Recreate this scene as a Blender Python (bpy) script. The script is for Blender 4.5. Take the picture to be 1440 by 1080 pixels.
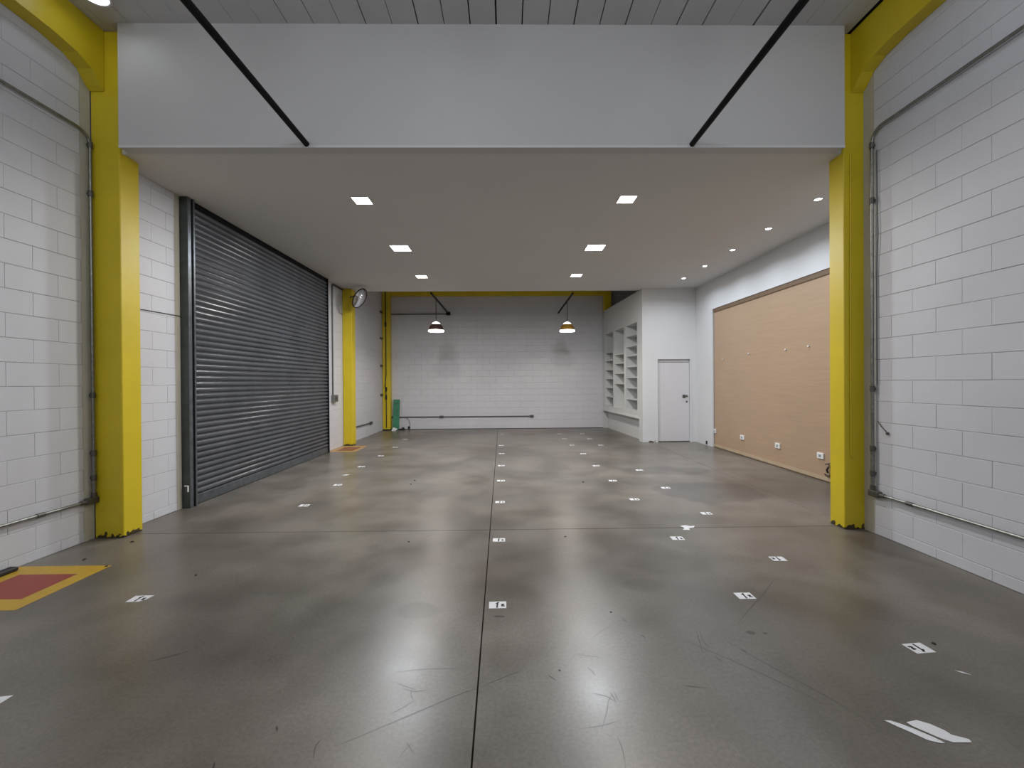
import bpy, bmesh, math, random
from mathutils import Vector, Matrix
random.seed(7)
for o in list(bpy.data.objects): bpy.data.objects.remove(o)
S = bpy.context.scene
COL = S.collection

# ------------------------------------------------------------------ camera
cam_d = bpy.data.cameras.new('camera'); cam = bpy.data.objects.new('camera', cam_d); COL.objects.link(cam)
cam_d.sensor_width = 36.0; cam_d.lens = 585.23 / 1440 * 36.0; cam_d.clip_start = 0.05; cam_d.clip_end = 100
Rv = Vector((0.999897, -0.0124967, -0.0070243)); Uv = Vector((0.007079, 0.0043363, 0.9999655)); Fv = Vector((0.0124658, 0.9999125, -0.0044243))
mw = Matrix((( Rv.x, Uv.x, -Fv.x, 0), (Rv.y, Uv.y, -Fv.y, 0), (Rv.z, Uv.z, -Fv.z, 1.4989), (0, 0, 0, 1)))
cam.matrix_world = mw
S.camera = cam
# ------------------------------------------------------------------ world, exposure
w = bpy.data.worlds.new('world'); S.world = w; w.use_nodes = True
w.node_tree.nodes['Background'].inputs[0].default_value = (0.55, 0.6, 0.7, 1)
w.node_tree.nodes['Background'].inputs[1].default_value = 0.05
S.view_settings.view_transform = 'Standard'; S.view_settings.look = 'None'
S.view_settings.gamma = 1.0; S.view_settings.use_curve_mapping = False
S.view_settings.exposure = 0.45
COOL = (0.88, 0.94, 1.0); WARM = (1.0, 0.94, 0.87); NEUT = (1.0, 0.965, 0.93)
# strengths (W) of the lamps of the room and the added fill rows, used by their builders
P_NEAR = 3.0; P_ADDED_ROWS = 21.5; P_PANEL = (31.0, 68.0, 30.0); P_SPOT = 6.5; P_PEND = 17.0

# ------------------------------------------------------------------ helpers
def tag(o, label=None, cat=None, group=None, kind=None):
    if label: o['label'] = label
    if cat: o['category'] = cat
    if group: o['group'] = group
    if kind: o['kind'] = kind
    return o

class MB:
    """collects shapes and links them as one mesh object"""
    def __init__(s): s.v = []; s.f = []; s.sm = []
    def add(s, vs, fs, smooth=False):
        b = len(s.v); s.v += [tuple(v) for v in vs]; s.f += [tuple(i + b for i in f) for f in fs]; s.sm += [smooth] * len(fs); return s
    def box(s, x0, x1, y0, y1, z0, z1):
        return s.add([(x0,y0,z0),(x1,y0,z0),(x1,y1,z0),(x0,y1,z0),(x0,y0,z1),(x1,y0,z1),(x1,y1,z1),(x0,y1,z1)],
                     [(0,3,2,1),(4,5,6,7),(0,1,5,4),(1,2,6,5),(2,3,7,6),(3,0,4,7)])
    def cbox(s, x0, x1, y0, y1, z0, z1, c):
        """box with chamfered edges"""
        bm = bmesh.new(); bmesh.ops.create_cube(bm, size=1)
        for v in bm.verts:
            v.co = Vector(((x0+x1)/2 + v.co.x*(x1-x0), (y0+y1)/2 + v.co.y*(y1-y0), (z0+z1)/2 + v.co.z*(z1-z0)))
        bmesh.ops.bevel(bm, geom=list(bm.edges), offset=c, segments=1, affect='EDGES', profile=0.5)
        bm.verts.index_update()
        s.add([v.co.copy() for v in bm.verts], [[v.index for v in f.verts] for f in bm.faces]); bm.free(); return s
    def prism(s, poly, axis, a, b):
        """polygon (2D) extruded along axis from a to b"""
        def P(p, t): 
            return {'x': (t, p[0], p[1]), 'y': (p[0], t, p[1]), 'z': (p[0], p[1], t)}[axis]
        n = len(poly)
        vs = [P(p, a) for p in poly] + [P(p, b) for p in poly]
        fs = [tuple(range(n))[::-1], tuple(range(n, 2*n))] + [(i, (i+1) % n, n+(i+1) % n, n+i) for i in range(n)]
        return s.add(vs, fs)
    def tube(s, pts, r, n=10, caps=True):
        pts = [Vector(p) for p in pts]; rings = []
        up = None
        for i, p in enumerate(pts):
            d = (pts[min(i+1, len(pts)-1)] - pts[max(i-1, 0)]).normalized()
            if up is None:
                up = Vector((0,0,1)) if abs(d.z) < 0.9 else Vector((1,0,0))
            a = d.cross(up).normalized(); up = a.cross(d).normalized()
            rings.append([p + r*(math.cos(2*math.pi*k/n)*a + math.sin(2*math.pi*k/n)*up) for k in range(n)])
        vs = [v for rg in rings for v in rg]; fs = []
        for i in range(len(rings)-1):
            for k in range(n):
                fs.append((i*n+k, i*n+(k+1) % n, (i+1)*n+(k+1) % n, (i+1)*n+k))
        s.add(vs, fs, True)
        if caps: s.add(rings[0], [tuple(range(n))[::-1]]); s.add(rings[-1], [tuple(range(n))])
        return s
    def lathe(s, prof, c=(0,0,0), n=28, axis='z', flip=1):
        """prof = [(r, h)]"""
        vs = []; fs = []; m = len(prof)
        for (r, h) in prof:
            for k in range(n):
                a = 2*math.pi*k/n; u, v = r*math.cos(a), r*math.sin(a)
                q = {'z': (u, v, h*flip), 'y': (u, h*flip, v), 'x': (h*flip, u, v)}[axis]
                vs.append((c[0]+q[0], c[1]+q[1], c[2]+q[2]))
        for i in range(m-1):
            for k in range(n): fs.append((i*n+k, i*n+(k+1) % n, (i+1)*n+(k+1) % n, (i+1)*n+k))
        s.add(vs, fs, True); return s
    def mesh(s, name):
        me = bpy.data.meshes.new(name); me.from_pydata(s.v, [], s.f)
        me.polygons.foreach_set('use_smooth', s.sm); 
        bm = bmesh.new(); bm.from_mesh(me); bmesh.ops.recalc_face_normals(bm, faces=bm.faces); bm.to_mesh(me); bm.free()
        me.update(); return me
    def build(s, name, mat, parent=None, kind=None, label=None):
        me = s.mesh(name); me.materials.append(mat)
        o = bpy.data.objects.new(name, me); COL.objects.link(o)
        if parent is not None: adopt(o, parent)
        if kind: o['kind'] = kind
        if label: o['label'] = label
        return o
def adopt(o, parent):
    """parent o (built in world coordinates) to an unrotated parent"""
    o.parent = parent
    t = world_loc(parent); o.matrix_parent_inverse = Matrix.Translation(-t)
def world_loc(p):
    t = Vector(p.location)
    if p.parent is not None:
        t = p.matrix_parent_inverse @ t
        t = t + world_loc(p.parent)
    return t
def inst(me, name, loc, parent, rot=None):
    o = bpy.data.objects.new(name, me); COL.objects.link(o); o.location = loc
    if rot: o.rotation_euler = rot
    if parent is not None: adopt(o, parent)
    return o
def empty(name, loc, label=None, cat=None, group=None, kind=None, rot=None):
    o = bpy.data.objects.new(name, None); COL.objects.link(o); o.location = loc; o.empty_display_size = 0.1
    if rot: o.rotation_euler = rot
    return tag(o, label, cat, group, kind)

# ------------------------------------------------------------------ materials
def new_mat(name, color, rough=0.6, metal=0.0, spec=0.5, var=0.0, vscale=3.0, bump=0.0, bscale=60.0, col2=None, rvar=0.0):
    m = bpy.data.materials.new(name); m.use_nodes = True; nt = m.node_tree; N = nt.nodes; L = nt.links
    b = N['Principled BSDF']; b.inputs['Roughness'].default_value = rough; b.inputs['Metallic'].default_value = metal
    b.inputs['Specular IOR Level'].default_value = spec
    g = N.new('ShaderNodeNewGeometry')
    n1 = N.new('ShaderNodeTexNoise'); n1.inputs['Scale'].default_value = vscale; n1.inputs['Detail'].default_value = 5
    L.new(g.outputs['Position'], n1.inputs['Vector'])
    r = N.new('ShaderNodeValToRGB'); r.color_ramp.elements[0].position = 0.3; r.color_ramp.elements[1].position = 0.7
    c2 = col2 or tuple(c*(1-var) for c in color[:3])
    r.color_ramp.elements[0].color = (*c2[:3], 1); r.color_ramp.elements[1].color = (*color[:3], 1)
    L.new(n1.outputs['Fac'], r.inputs['Fac']); L.new(r.outputs['Color'], b.inputs['Base Color'])
    if rvar:
        mr = N.new('ShaderNodeMapRange'); mr.inputs['To Min'].default_value = rough - rvar; mr.inputs['To Max'].default_value = rough + rvar
        L.new(n1.outputs['Fac'], mr.inputs['Value']); L.new(mr.outputs['Result'], b.inputs['Roughness'])
    if bump:
        n2 = N.new('ShaderNodeTexNoise'); n2.inputs['Scale'].default_value = bscale; n2.inputs['Detail'].default_value = 4
        L.new(g.outputs['Position'], n2.inputs['Vector'])
        bp = N.new('ShaderNodeBump'); bp.inputs['Strength'].default_value = bump; bp.inputs['Distance'].default_value = 0.01
        L.new(n2.outputs['Fac'], bp.inputs['Height']); L.new(bp.outputs['Normal'], b.inputs['Normal'])
    return m
def emit_mat(name, color, strength):
    m = bpy.data.materials.new(name); m.use_nodes = True; nt = m.node_tree
    b = nt.nodes['Principled BSDF']; b.inputs['Base Color'].default_value = (0.8, 0.8, 0.8, 1)
    b.inputs['Emission Color'].default_value = (*color, 1); b.inputs['Emission Strength'].default_value = strength
    return m

M = {}
M['block'] = new_mat('white_block_paint', (0.60, 0.60, 0.635), 0.5, var=0.07, vscale=1.6, bump=0.12, bscale=110)
M['mortar'] = new_mat('white_mortar', (0.54, 0.54, 0.55), 0.75, var=0.1, vscale=3, bump=0.3, bscale=70)
M['strip'] = new_mat('beige_edge_paint', (0.50, 0.475, 0.40), 0.7, var=0.12, vscale=4, bump=0.2, bscale=60)
M['plaster'] = new_mat('white_plaster', (0.66, 0.66, 0.67), 0.55, var=0.04, vscale=1.2, bump=0.08, bscale=40)
M['ceil'] = new_mat('white_ceiling_paint', (0.67, 0.66, 0.655), 0.7, var=0.04, vscale=0.8, bump=0.05, bscale=30)
M['fascia'] = new_mat('white_fascia_paint', (0.56, 0.55, 0.555), 0.6, var=0.04, vscale=1.0, bump=0.06, bscale=30)
M['plank'] = new_mat('white_ceiling_plank', (0.56, 0.55, 0.55), 0.6, var=0.06, vscale=2.0, bump=0.1, bscale=40)
M['gap'] = new_mat('dark_gap', (0.02, 0.02, 0.02), 0.9)
M['concrete_side'] = new_mat('joint_concrete', (0.05, 0.045, 0.04), 0.9, var=0.3, vscale=20)
M['steel'] = new_mat('galvanised_steel', (0.30, 0.30, 0.28), 0.38, metal=0.85, var=0.35, vscale=25, bump=0.05, bscale=80)
M['steel_dark'] = new_mat('dark_fittings', (0.13, 0.125, 0.115), 0.45, metal=0.6, var=0.3, vscale=25)
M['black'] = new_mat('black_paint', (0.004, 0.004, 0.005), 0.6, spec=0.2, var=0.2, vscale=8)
M['rubber'] = new_mat('black_cable', (0.012, 0.010, 0.010), 0.6)
M['guide'] = new_mat('grey_green_steel_paint', (0.075, 0.09, 0.088), 0.38, var=0.35, vscale=9, metal=0.2, bump=0.05)
M['guide_edge'] = new_mat('worn_guide_edge', (0.16, 0.175, 0.19), 0.3, metal=0.5, var=0.4, vscale=12)
M['wood_trim'] = new_mat('dark_brown_trim', (0.17, 0.105, 0.06), 0.5, var=0.15, vscale=6)
M['skirt'] = new_mat('pale_wood_skirting', (0.48, 0.37, 0.25), 0.5, var=0.12, vscale=6)
M['white_plastic'] = new_mat('white_plastic', (0.75, 0.75, 0.74), 0.35)
M['grey_plastic'] = new_mat('grey_plastic', (0.30, 0.30, 0.30), 0.4)
M['door'] = new_mat('white_door_paint', (0.63, 0.61, 0.63), 0.4, var=0.03, vscale=1.5)
M['chrome'] = new_mat('chrome', (0.5, 0.5, 0.5), 0.2, metal=1.0)
M['paper'] = new_mat('white_paper_tag', (0.72, 0.72, 0.74), 0.6, var=0.06, vscale=30)
M['ink'] = new_mat('black_ink', (0.02, 0.02, 0.025), 0.7)
M['scuff'] = new_mat('rubber_scuff', (0.075, 0.066, 0.06), 0.5, var=0.3, vscale=40)
M['scratch'] = new_mat('dark_scratch', (0.05, 0.044, 0.04), 0.36, var=0.3, vscale=40)
M['red'] = new_mat('red_floor_paint', (0.30, 0.052, 0.035), 0.45, var=0.25, vscale=14, rvar=0.1)
M['yel_floor'] = new_mat('yellow_floor_paint', (0.50, 0.31, 0.028), 0.45, var=0.18, vscale=14, rvar=0.1)
M['red2'] = new_mat('faded_red_floor_paint', (0.23, 0.085, 0.055), 0.5, var=0.2, vscale=14)
M['yel2'] = new_mat('faded_orange_floor_paint', (0.46, 0.27, 0.10), 0.5, var=0.2, vscale=14)
M['green'] = new_mat('green_board', (0.05, 0.235, 0.13), 0.45, var=0.3, vscale=9)
M['shelf'] = new_mat('white_laminate', (0.60, 0.61, 0.60), 0.45, var=0.03)
M['shelf_glass'] = new_mat('greenish_shelf_lining', (0.55, 0.62, 0.59), 0.4, var=0.04)
M['mirror'] = new_mat('mirror_glass', (0.85, 0.86, 0.88), 0.03, metal=1.0)
M['debris'] = new_mat('dark_debris', (0.03, 0.025, 0.02), 0.8)
M['frame_light'] = new_mat('lamp_frame_white', (0.7, 0.7, 0.7), 0.4)
M['shade_dark'] = new_mat('dark_brown_shade', (0.045, 0.022, 0.018), 0.35)
M['shade_yel'] = new_mat('amber_shade', (0.30, 0.17, 0.02), 0.35)
M['shade_in'] = new_mat('white_reflector', (0.8, 0.8, 0.78), 0.4)
M['e_cool'] = emit_mat('diffuser_cool', COOL, 9.0)
M['e_flood'] = emit_mat('flood_diffuser', COOL, 3.0)
M['e_warm'] = emit_mat('diffuser_warm', (1.0, 0.95, 0.86), 5.0)
M['e_spot'] = emit_mat('spot_lens', (0.95, 0.98, 1.0), 14.0)
M['e_bulb'] = emit_mat('pendant_bulb', (1.0, 0.9, 0.84), 3.0)

def yellow_mat():
    """yellow paint, flaked off in patches at the column's foot"""
    m = new_mat('yellow_column_paint', (0.66, 0.505, 0.014), 0.42, var=0.10, vscale=2.5, bump=0.12, bscale=60)
    nt = m.node_tree; N = nt.nodes; L = nt.links; b = N['Principled BSDF']
    src = b.inputs['Base Color'].links[0].from_socket
    g = N.new('ShaderNodeNewGeometry'); sx = N.new('ShaderNodeSeparateXYZ'); L.new(g.outputs['Position'], sx.inputs[0])
    n = N.new('ShaderNodeTexNoise'); n.inputs['Scale'].default_value = 22; n.inputs['Detail'].default_value = 4; L.new(g.outputs['Position'], n.inputs['Vector'])
    a = N.new('ShaderNodeMath'); a.operation = 'MULTIPLY_ADD'; L.new(sx.outputs['Z'], a.inputs[0]); a.inputs[1].default_value = 5.5; a.inputs[2].default_value = 0.17
    c = N.new('ShaderNodeMath'); c.operation = 'SUBTRACT'; L.new(n.outputs['Fac'], c.inputs[0]); L.new(a.outputs[0], c.inputs[1])
    r = N.new('ShaderNodeValToRGB'); r.color_ramp.elements[0].position = 0.14; r.color_ramp.elements[1].position = 0.18
    r.color_ramp.elements[0].color = (0, 0, 0, 1); r.color_ramp.elements[1].color = (1, 1, 1, 1)
    L.new(c.outputs[0], r.inputs['Fac'])
    mx = N.new('ShaderNodeMixRGB'); L.new(r.outputs['Color'], mx.inputs['Fac']); L.new(src, mx.inputs['Color1']); mx.inputs['Color2'].default_value = (0.05, 0.035, 0.012, 1)
    L.new(mx.outputs['Color'], b.inputs['Base Color']); return m
M['yellow'] = yellow_mat()

def wood_panel_mat():
    m = new_mat('brown_hardboard', (0.43, 0.295, 0.195), 0.42, var=0.05, vscale=1.0)
    nt = m.node_tree; N = nt.nodes; L = nt.links; b = N['Principled BSDF']
    src = b.inputs['Base Color'].links[0].from_socket
    g = N.new('ShaderNodeNewGeometry'); mp = N.new('ShaderNodeMapping'); mp.inputs['Scale'].default_value = (1, 1.2, 26)
    L.new(g.outputs['Position'], mp.inputs['Vector'])
    n = N.new('ShaderNodeTexNoise'); n.inputs['Scale'].default_value = 2.0; n.inputs['Detail'].default_value = 6; L.new(mp.outputs[0], n.inputs['Vector'])
    r = N.new('ShaderNodeValToRGB'); r.color_ramp.elements[0].color = (0.84, 0.84, 0.84, 1); r.color_ramp.elements[1].color = (1.08, 1.08, 1.08, 1)
    L.new(n.outputs['Fac'], r.inputs['Fac'])
    mx = N.new('ShaderNodeMixRGB'); mx.blend_type = 'MULTIPLY'; mx.inputs['Fac'].default_value = 1
    L.new(src, mx.inputs['Color1']); L.new(r.outputs['Color'], mx.inputs['Color2']); L.new(mx.outputs['Color'], b.inputs['Base Color']); return m
M['panel'] = wood_panel_mat()

def floor_mat():
    m = bpy.data.materials.new('polished_concrete'); m.use_nodes = True; nt = m.node_tree; N = nt.nodes; L = nt.links
    b = N['Principled BSDF']; g = N.new('ShaderNodeNewGeometry'); pos = g.outputs['Position']
    def noise(scale, detail=5, rough=0.55, dist=0.0):
        n = N.new('ShaderNodeTexNoise'); n.inputs['Scale'].default_value = scale; n.inputs['Detail'].default_value = detail
        n.inputs['Roughness'].default_value = rough; n.inputs['Distortion'].default_value = dist; L.new(pos, n.inputs['Vector']); return n
    def ramp(sock, p0, c0, p1, c1):
        r = N.new('ShaderNodeValToRGB'); r.color_ramp.elements[0].position = p0; r.color_ramp.elements[1].position = p1
        r.color_ramp.elements[0].color = (*c0, 1); r.color_ramp.elements[1].color = (*c1, 1); L.new(sock, r.inputs['Fac']); return r.outputs['Color']
    def mul(a, bb, fac=1.0):
        x = N.new('ShaderNodeMixRGB'); x.blend_type = 'MULTIPLY'; x.inputs['Fac'].default_value = fac
        L.new(a, x.inputs['Color1']); L.new(bb, x.inputs['Color2']); return x.outputs['Color']
    big = noise(0.62, 4, 0.5, 0.3); mid = noise(1.9, 3, 0.5); fine = noise(55, 3, 0.7); hue = noise(0.9, 3)
    base = ramp(hue.outputs['Fac'], 0.35, (0.178, 0.154, 0.133), 0.65, (0.180, 0.166, 0.145))
    c = mul(base, ramp(big.outputs['Fac'], 0.36, (0.68,0.67,0.66), 0.60, (1.06,)*3))
    c = mul(c, ramp(mid.outputs['Fac'], 0.32, (0.76,0.75,0.735), 0.62, (1.04,)*3))
    c = mul(c, ramp(fine.outputs['Fac'], 0.3, (0.80,)*3, 0.7, (1.13,)*3))
    # stains that lie on the floor: centre x, y, radii, tone
    warp = noise(1.7, 4)
    stains = [(2.75, 5.6, .75, .55, (.74,.75,.79)), (2.7, 6.95, .75, .33, (.80,.81,.84)), (3.0, 9.1, .8, .8, (.82,.80,.79)),
              (1.0, 4.75, .5, .35, (.83,)*3), (-.55, 6.4, .33, .36, (.78,.78,.76)), (.35, 4.75, .42, .2, (.78,.76,.74)),
              (.15, 3.3, .45, .55, (.78,.75,.73)), (-1.0, 3.45, .5, .4, (.80,.78,.76)), (1.25, 3.5, .5, .45, (.79,.77,.75)),
              (2.1, 2.8, .5, .4, (.84,.82,.78)), (-1.9, 12.5, .8, .5, (.74,.68,.60)), (.4, 11.9, .5, .3, (.74,.69,.64)),
              (1.0, 12.6, 1.6, .8, (.80,.74,.66)), (-3.0, 12.0, 1.0, 1.2, (.84,.76,.66)), (2.7, 11.3, .7, .9, (.80,.74,.66)),
              (3.2, 2.9, .4, .9, (.80,.77,.72)), (3.35, 3.7, .25, .5, (.78,.74,.68)), (-.6, 2.75, .16, .12, (.66,.63,.6)),
              (1.44, 2.45, .03, .022, (.45,.42,.4)), (1.52, 2.44, .015, .012, (.45,.42,.4)), (1.0, 3.05, .2, .12, (.8,)*3), (-1.6, 5.9, .7, .4, (.88,)*3)]
    for (x, y, rx, ry, t) in stains:
        mp = N.new('ShaderNodeMapping'); mp.vector_type = 'POINT'
        mp.inputs['Location'].default_value = (-x/rx, -y/ry, 0); mp.inputs['Scale'].default_value = (1/rx, 1/ry, 0); L.new(pos, mp.inputs['Vector'])
        ln = N.new('ShaderNodeVectorMath'); ln.operation = 'LENGTH'; L.new(mp.outputs[0], ln.inputs[0])
        ad = N.new('ShaderNodeMath'); ad.operation = 'MULTIPLY_ADD'; L.new(warp.outputs['Fac'], ad.inputs[0]); ad.inputs[1].default_value = 1.3; L.new(ln.outputs['Value'], ad.inputs[2])
        hard = 0.12 if rx < 0.8 and t[2] >= t[0] and y > 5 else 0.45
        c = mul(c, ramp(ad.outputs[0], 1.0 if hard > 0.2 else 1.0, t, 1.0, (1,)*3)) if False else mul(c, sstep(N, L, ad.outputs[0], 1.65-hard, 1.65, t))
    L.new(c, b.inputs['Base Color'])
    rr = N.new('ShaderNodeMapRange'); rr.inputs['From Min'].default_value = 0.3; rr.inputs['From Max'].default_value = 0.7
    rr.inputs['To Min'].default_value = 0.278; rr.inputs['To Max'].default_value = 0.36; L.new(mid.outputs['Fac'], rr.inputs['Value'])
    L.new(rr.outputs['Result'], b.inputs['Roughness'])
    b.inputs['Specular IOR Level'].default_value = 0.36
    bp = N.new('ShaderNodeBump'); bp.inputs['Strength'].default_value = 0.06; bp.inputs['Distance'].default_value = 0.004
    L.new(noise(30, 5, 0.6).outputs['Fac'], bp.inputs['Height']); L.new(bp.outputs['Normal'], b.inputs['Normal'])
    return m
def sstep(N, L, sock, a, bnd, t):
    mr = N.new('ShaderNodeMapRange'); mr.interpolation_type = 'SMOOTHSTEP'; mr.inputs['From Min'].default_value = a; mr.inputs['From Max'].default_value = bnd
    L.new(sock, mr.inputs['Value'])
    x = N.new('ShaderNodeMixRGB'); L.new(mr.outputs['Result'], x.inputs['Fac']); x.inputs['Color1'].default_value = (*t, 1); x.inputs['Color2'].default_value = (1, 1, 1, 1)
    return x.outputs['Color']
M['floor'] = floor_mat()

def slat_mat():
    m = new_mat('grey_shutter_paint', (0.12, 0.128, 0.142), 0.24, metal=0.4, var=0.22, vscale=2.5, rvar=0.05)
    return m
M['slat'] = slat_mat()

# ================================================================== the setting
XL, XR, XP = -4.05, 3.58, 4.65        # near left wall, near right wall, panelled wall
HC, HT = 3.77, 4.95                   # mezzanine soffit, upper ceiling
YF, YM, YB = 4.03, 10.35, 13.45       # fascia, mezzanine end, back wall

# ---- floor: cast slabs with sawn joints
fl = MB().box(-4.3, 4.95, -3.2, 13.7, -0.30, -0.02).build('floor', M['concrete_side'], kind='structure')
def seam_x(y): return -0.128 - 0.0125*y
J = 0.0035
def slab(x0a, x0b, x1a, x1b, y0, y1):
    """top quadrilateral slab: x0a/x0b left edge at y0/y1, x1a/x1b right edge"""
    c = 0.0015; mb = MB(); z = 0.0
    lo = [(x0a, y0, -0.02), (x1a, y0, -0.02), (x1b, y1, -0.02), (x0b, y1, -0.02)]
    mid = [(p[0], p[1], -c) for p in lo]
    top = [(x0a+c, y0+c, z), (x1a-c, y0+c, z), (x1b-c, y1-c, z), (x0b+c, y1-c, z)]
    mb.add(lo+mid+top, [(3,2,1,0),(0,1,5,4),(1,2,6,5),(2,3,7,6),(3,0,4,7),(4,5,9,8),(5,6,10,9),(6,7,11,10),(7,4,8,11),(8,9,10,11)])
    o = mb.build('slab', M['floor'], fl); return o
ys = [-3.2, 4.225, 9.9, 13.65]
slabs = []
for i in range(3):
    a, b = ys[i]+J, ys[i+1]-J
    slabs.append(slab(-4.25, -4.25, seam_x(a)-J, seam_x(b)-J, a, b))
    xe = 3.75 if i == 0 else 3.5
    slabs.append(slab(seam_x(a)+J, seam_x(b)+J, xe-J, xe-J, a, b))
    slabs.append(slab(xe+J, xe+J, 4.95, 4.95, a, b))

# ---- block walls
BL, BH, BP, JT = 0.40, 0.20, 0.0048, 0.0021    # module, course, proud of the mortar, half joint
_bm = {}
def block_mesh(side, l, h, d):
    """block whose face looks to +x (side=1) or -x (side=-1) or -y (side=0); origin at the face-side lower near corner"""
    key = (side, round(l, 3), round(h, 3))
    if key in _bm: return _bm[key]
    c = 0.0022
    JV = 0.0007
    f = [(JV, JT), (l-JV, JT), (l-JV, h-JT), (JV, h-JT)]
    g = [(JV+c*.6, JT+c), (l-JV-c*.6, JT+c), (l-JV-c*.6, h-JT-c), (JV+c*.6, h-JT-c)]
    pts = [(-0.012, p) for p in f] + [(BP-c, p) for p in f] + [(BP, p) for p in g]
    if side == 0: vs = [(p[0], -dd, p[1]) for dd, p in pts]
    else: vs = [(side*dd, p[0], p[1]) for dd, p in pts]
    mb = MB().add(vs, [(3,2,1,0),(0,1,5,4),(1,2,6,5),(2,3,7,6),(3,0,4,7),(4,5,9,8),(5,6,10,9),(6,7,11,10),(7,4,8,11),(8,9,10,11)])
    me = mb.mesh('block'); me.materials.append(M['block']); _bm[key] = me; return me
def course_blocks(y_joint, parity, y0, y1, z1):
    """yields (start, length, z, height) of every block on a wall between y0 and y1"""
    out = []
    r = -1
    while True:
        z = max(0.0, 0.09 + BH*r); zt = min(0.09 + BH*(r+1), z1)
        if z >= z1 - 0.02: break
        off = y_joint + (0.0 if (r % 2) == parity else 0.2)
        k = math.floor((y0 - off)/BL)
        while True:
            a = off + BL*k; b = a + BL; k += 1
            aa, bb = max(a, y0), min(b, y1)
            if a >= y1 - 1e-6: break
            if bb - aa > 0.03: out.append((aa, bb-aa, z, zt-z))
        r += 1
    return out
def lay(wall, side, plane, specs, single=True):
    if single:
        for (a, l, z, h) in specs:
            off = random.uniform(-0.0012, 0.0012)
            loc = (a, plane, z) if side == 0 else (plane + side*off, a, z)
            inst(block_mesh(side, l, h, 0), 'block', loc, wall)
    else:
        mb = MB()
        for (a, l, z, h) in specs:
            me = block_mesh(side, l, h, 0); off = random.uniform(-0.001, 0.001)
            loc = Vector((a, plane + off, z)) if side == 0 else Vector((plane + side*off, a, z))
            mb.add([v.co + loc for v in me.vertices], [tuple(p.vertices) for p in me.polygons])
        mb.build('block', M['block'], wall, kind='stuff')

# left wall, near bay
wl = MB().box(XL-0.2, XL, -3.2, 4.12, 0, HT).build('wall_left', M['mortar'], kind='structure')
MB().box(XL-0.01, XL+BP, 4.02, 4.12, 0, HT).build('edge_strip', M['strip'], wl)
sp = course_blocks(4.0125, 0, -3.2, 4.02, HT)
lay(wl, 1, XL, [s for s in sp if s[0] > 2.15]); lay(wl, 1, XL, [s for s in sp if s[0] <= 2.15], False)
# left wall under and beyond the mezzanine
XL2 = -3.94
wl2 = MB().box(XL-0.2, XL2, 4.2, YB+0.2, 0, HT).build('wall_left_rear', M['mortar'], kind='structure')
lay(wl2, 1, XL2, course_blocks(4.675, 1, 4.345, 5.00, HC))
MB().box(XL2-0.01, XL2+BP, 5.0, 5.075, 0, HC).build('edge_strip', M['strip'], wl2)
lay(wl2, 1, XL2, [(a,l,z,h) for (a,l,z,h) in course_blocks(4.675, 1, 9.12, 10.03, HC)], False)
lay(wl2, 1, XL2, course_blocks(4.675, 1, 10.30, 13.2, HT), False)
MB().box(XL2, XL2+0.02, 9.06, 9.12, 0, HC).build('edge_strip', M['plaster'], wl2)
# right wall, near bay
wr = MB().box(XR, XR+0.2, -3.2, 4.12, 0, HT).build('wall_right', M['mortar'], kind='structure')
MB().box(XR-BP, XR+0.01, 4.0, 4.12, 0, HT).build('edge_strip', M['strip'], wr)
sp = course_blocks(3.823, 1, -3.2, 4.0, HT)
lay(wr, -1, XR, [s for s in sp if s[0] > 1.95]); lay(wr, -1, XR, [s for s in sp if s[0] <= 1.95], False)
# return wall behind the right column and the panelled wall
wp = MB()
wp.box(XR+0.02, 4.9, 4.12, 4.30, 0, HT)
wp.box(XP, 4.9, 4.30, 4.50, 0, HC).box(XP, 4.9, 9.35, 10.17, 0, HC).box(XP, 4.9, 4.50, 9.35, 3.115, HC).box(XP+0.05, 4.9, 4.50, 9.35, 0, 3.115)
wp.box(XP, 4.9, 10.17, YB+0.2, 0, HT).box(XP, 4.9, 4.30, 10.17, HC, HT)
wp = wp.build('wall_right_rear', M['plaster'], kind='structure')
# back wall
wb = MB().box(XL-0.2, 4.9, YB, YB+0.2, 0, HT).build('wall_back', M['mortar'], kind='structure')
lay(wb, 0, YB, course_blocks(0.05, 1, -3.94, 3.1, HT), False)
# wall behind the camera
MB().box(-3.69, 3.1, YB-0.008, YB, 0, 0.014).build('trim_3', M['gap'], kind='structure')
MB().box(XL-0.2, 4.9, -3.4, -3.2, 0, HT).build('wall_front', M['plaster'], kind='structure')
MB().box(XR+0.2, 4.9, -3.2, 4.12, 0, 0.05).build('trim_1', M['plaster'], kind='structure')

# ---- ceilings
cu = MB().box(XL-0.2, 4.9, -3.4, YB+0.2, HT+0.03, HT+0.2).build('ceiling', M['gap'], kind='structure')
jn = [-4.1 + 0.0, ]
x = -2.076 - 0.2497*8
edges = [x + 0.2497*i for i in range(0, 31)]
strong = {8: .004, 9: .004, 10: .003, 11: .005, 12: .003, 13: .006, 14: .004, 15: .006, 16: .008, 17: .006, 18: .005, 19: .006, 20: .005, 21: .006, 22: .003, 23: .006, 24: .006, 26: .010}
for i in range(len(edges)-1):
    ga = strong.get(i, 0.0015); gb = strong.get(i+1, 0.0015)
    MB().box(edges[i]+ga, edges[i+1]-gb, -3.2, YF+0.14, HT, HT+0.03).build('plank', M['plank'], cu)
MB().box(XL-.05, 4.7, YM, YB, HT, HT+0.03).build('rear_panel', M['ceil'], cu)
cm = MB().box(XL, XP, YF+0.12, YM, HC, HC+0.16).build('ceiling_mezzanine', M['ceil'], kind='structure')
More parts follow.
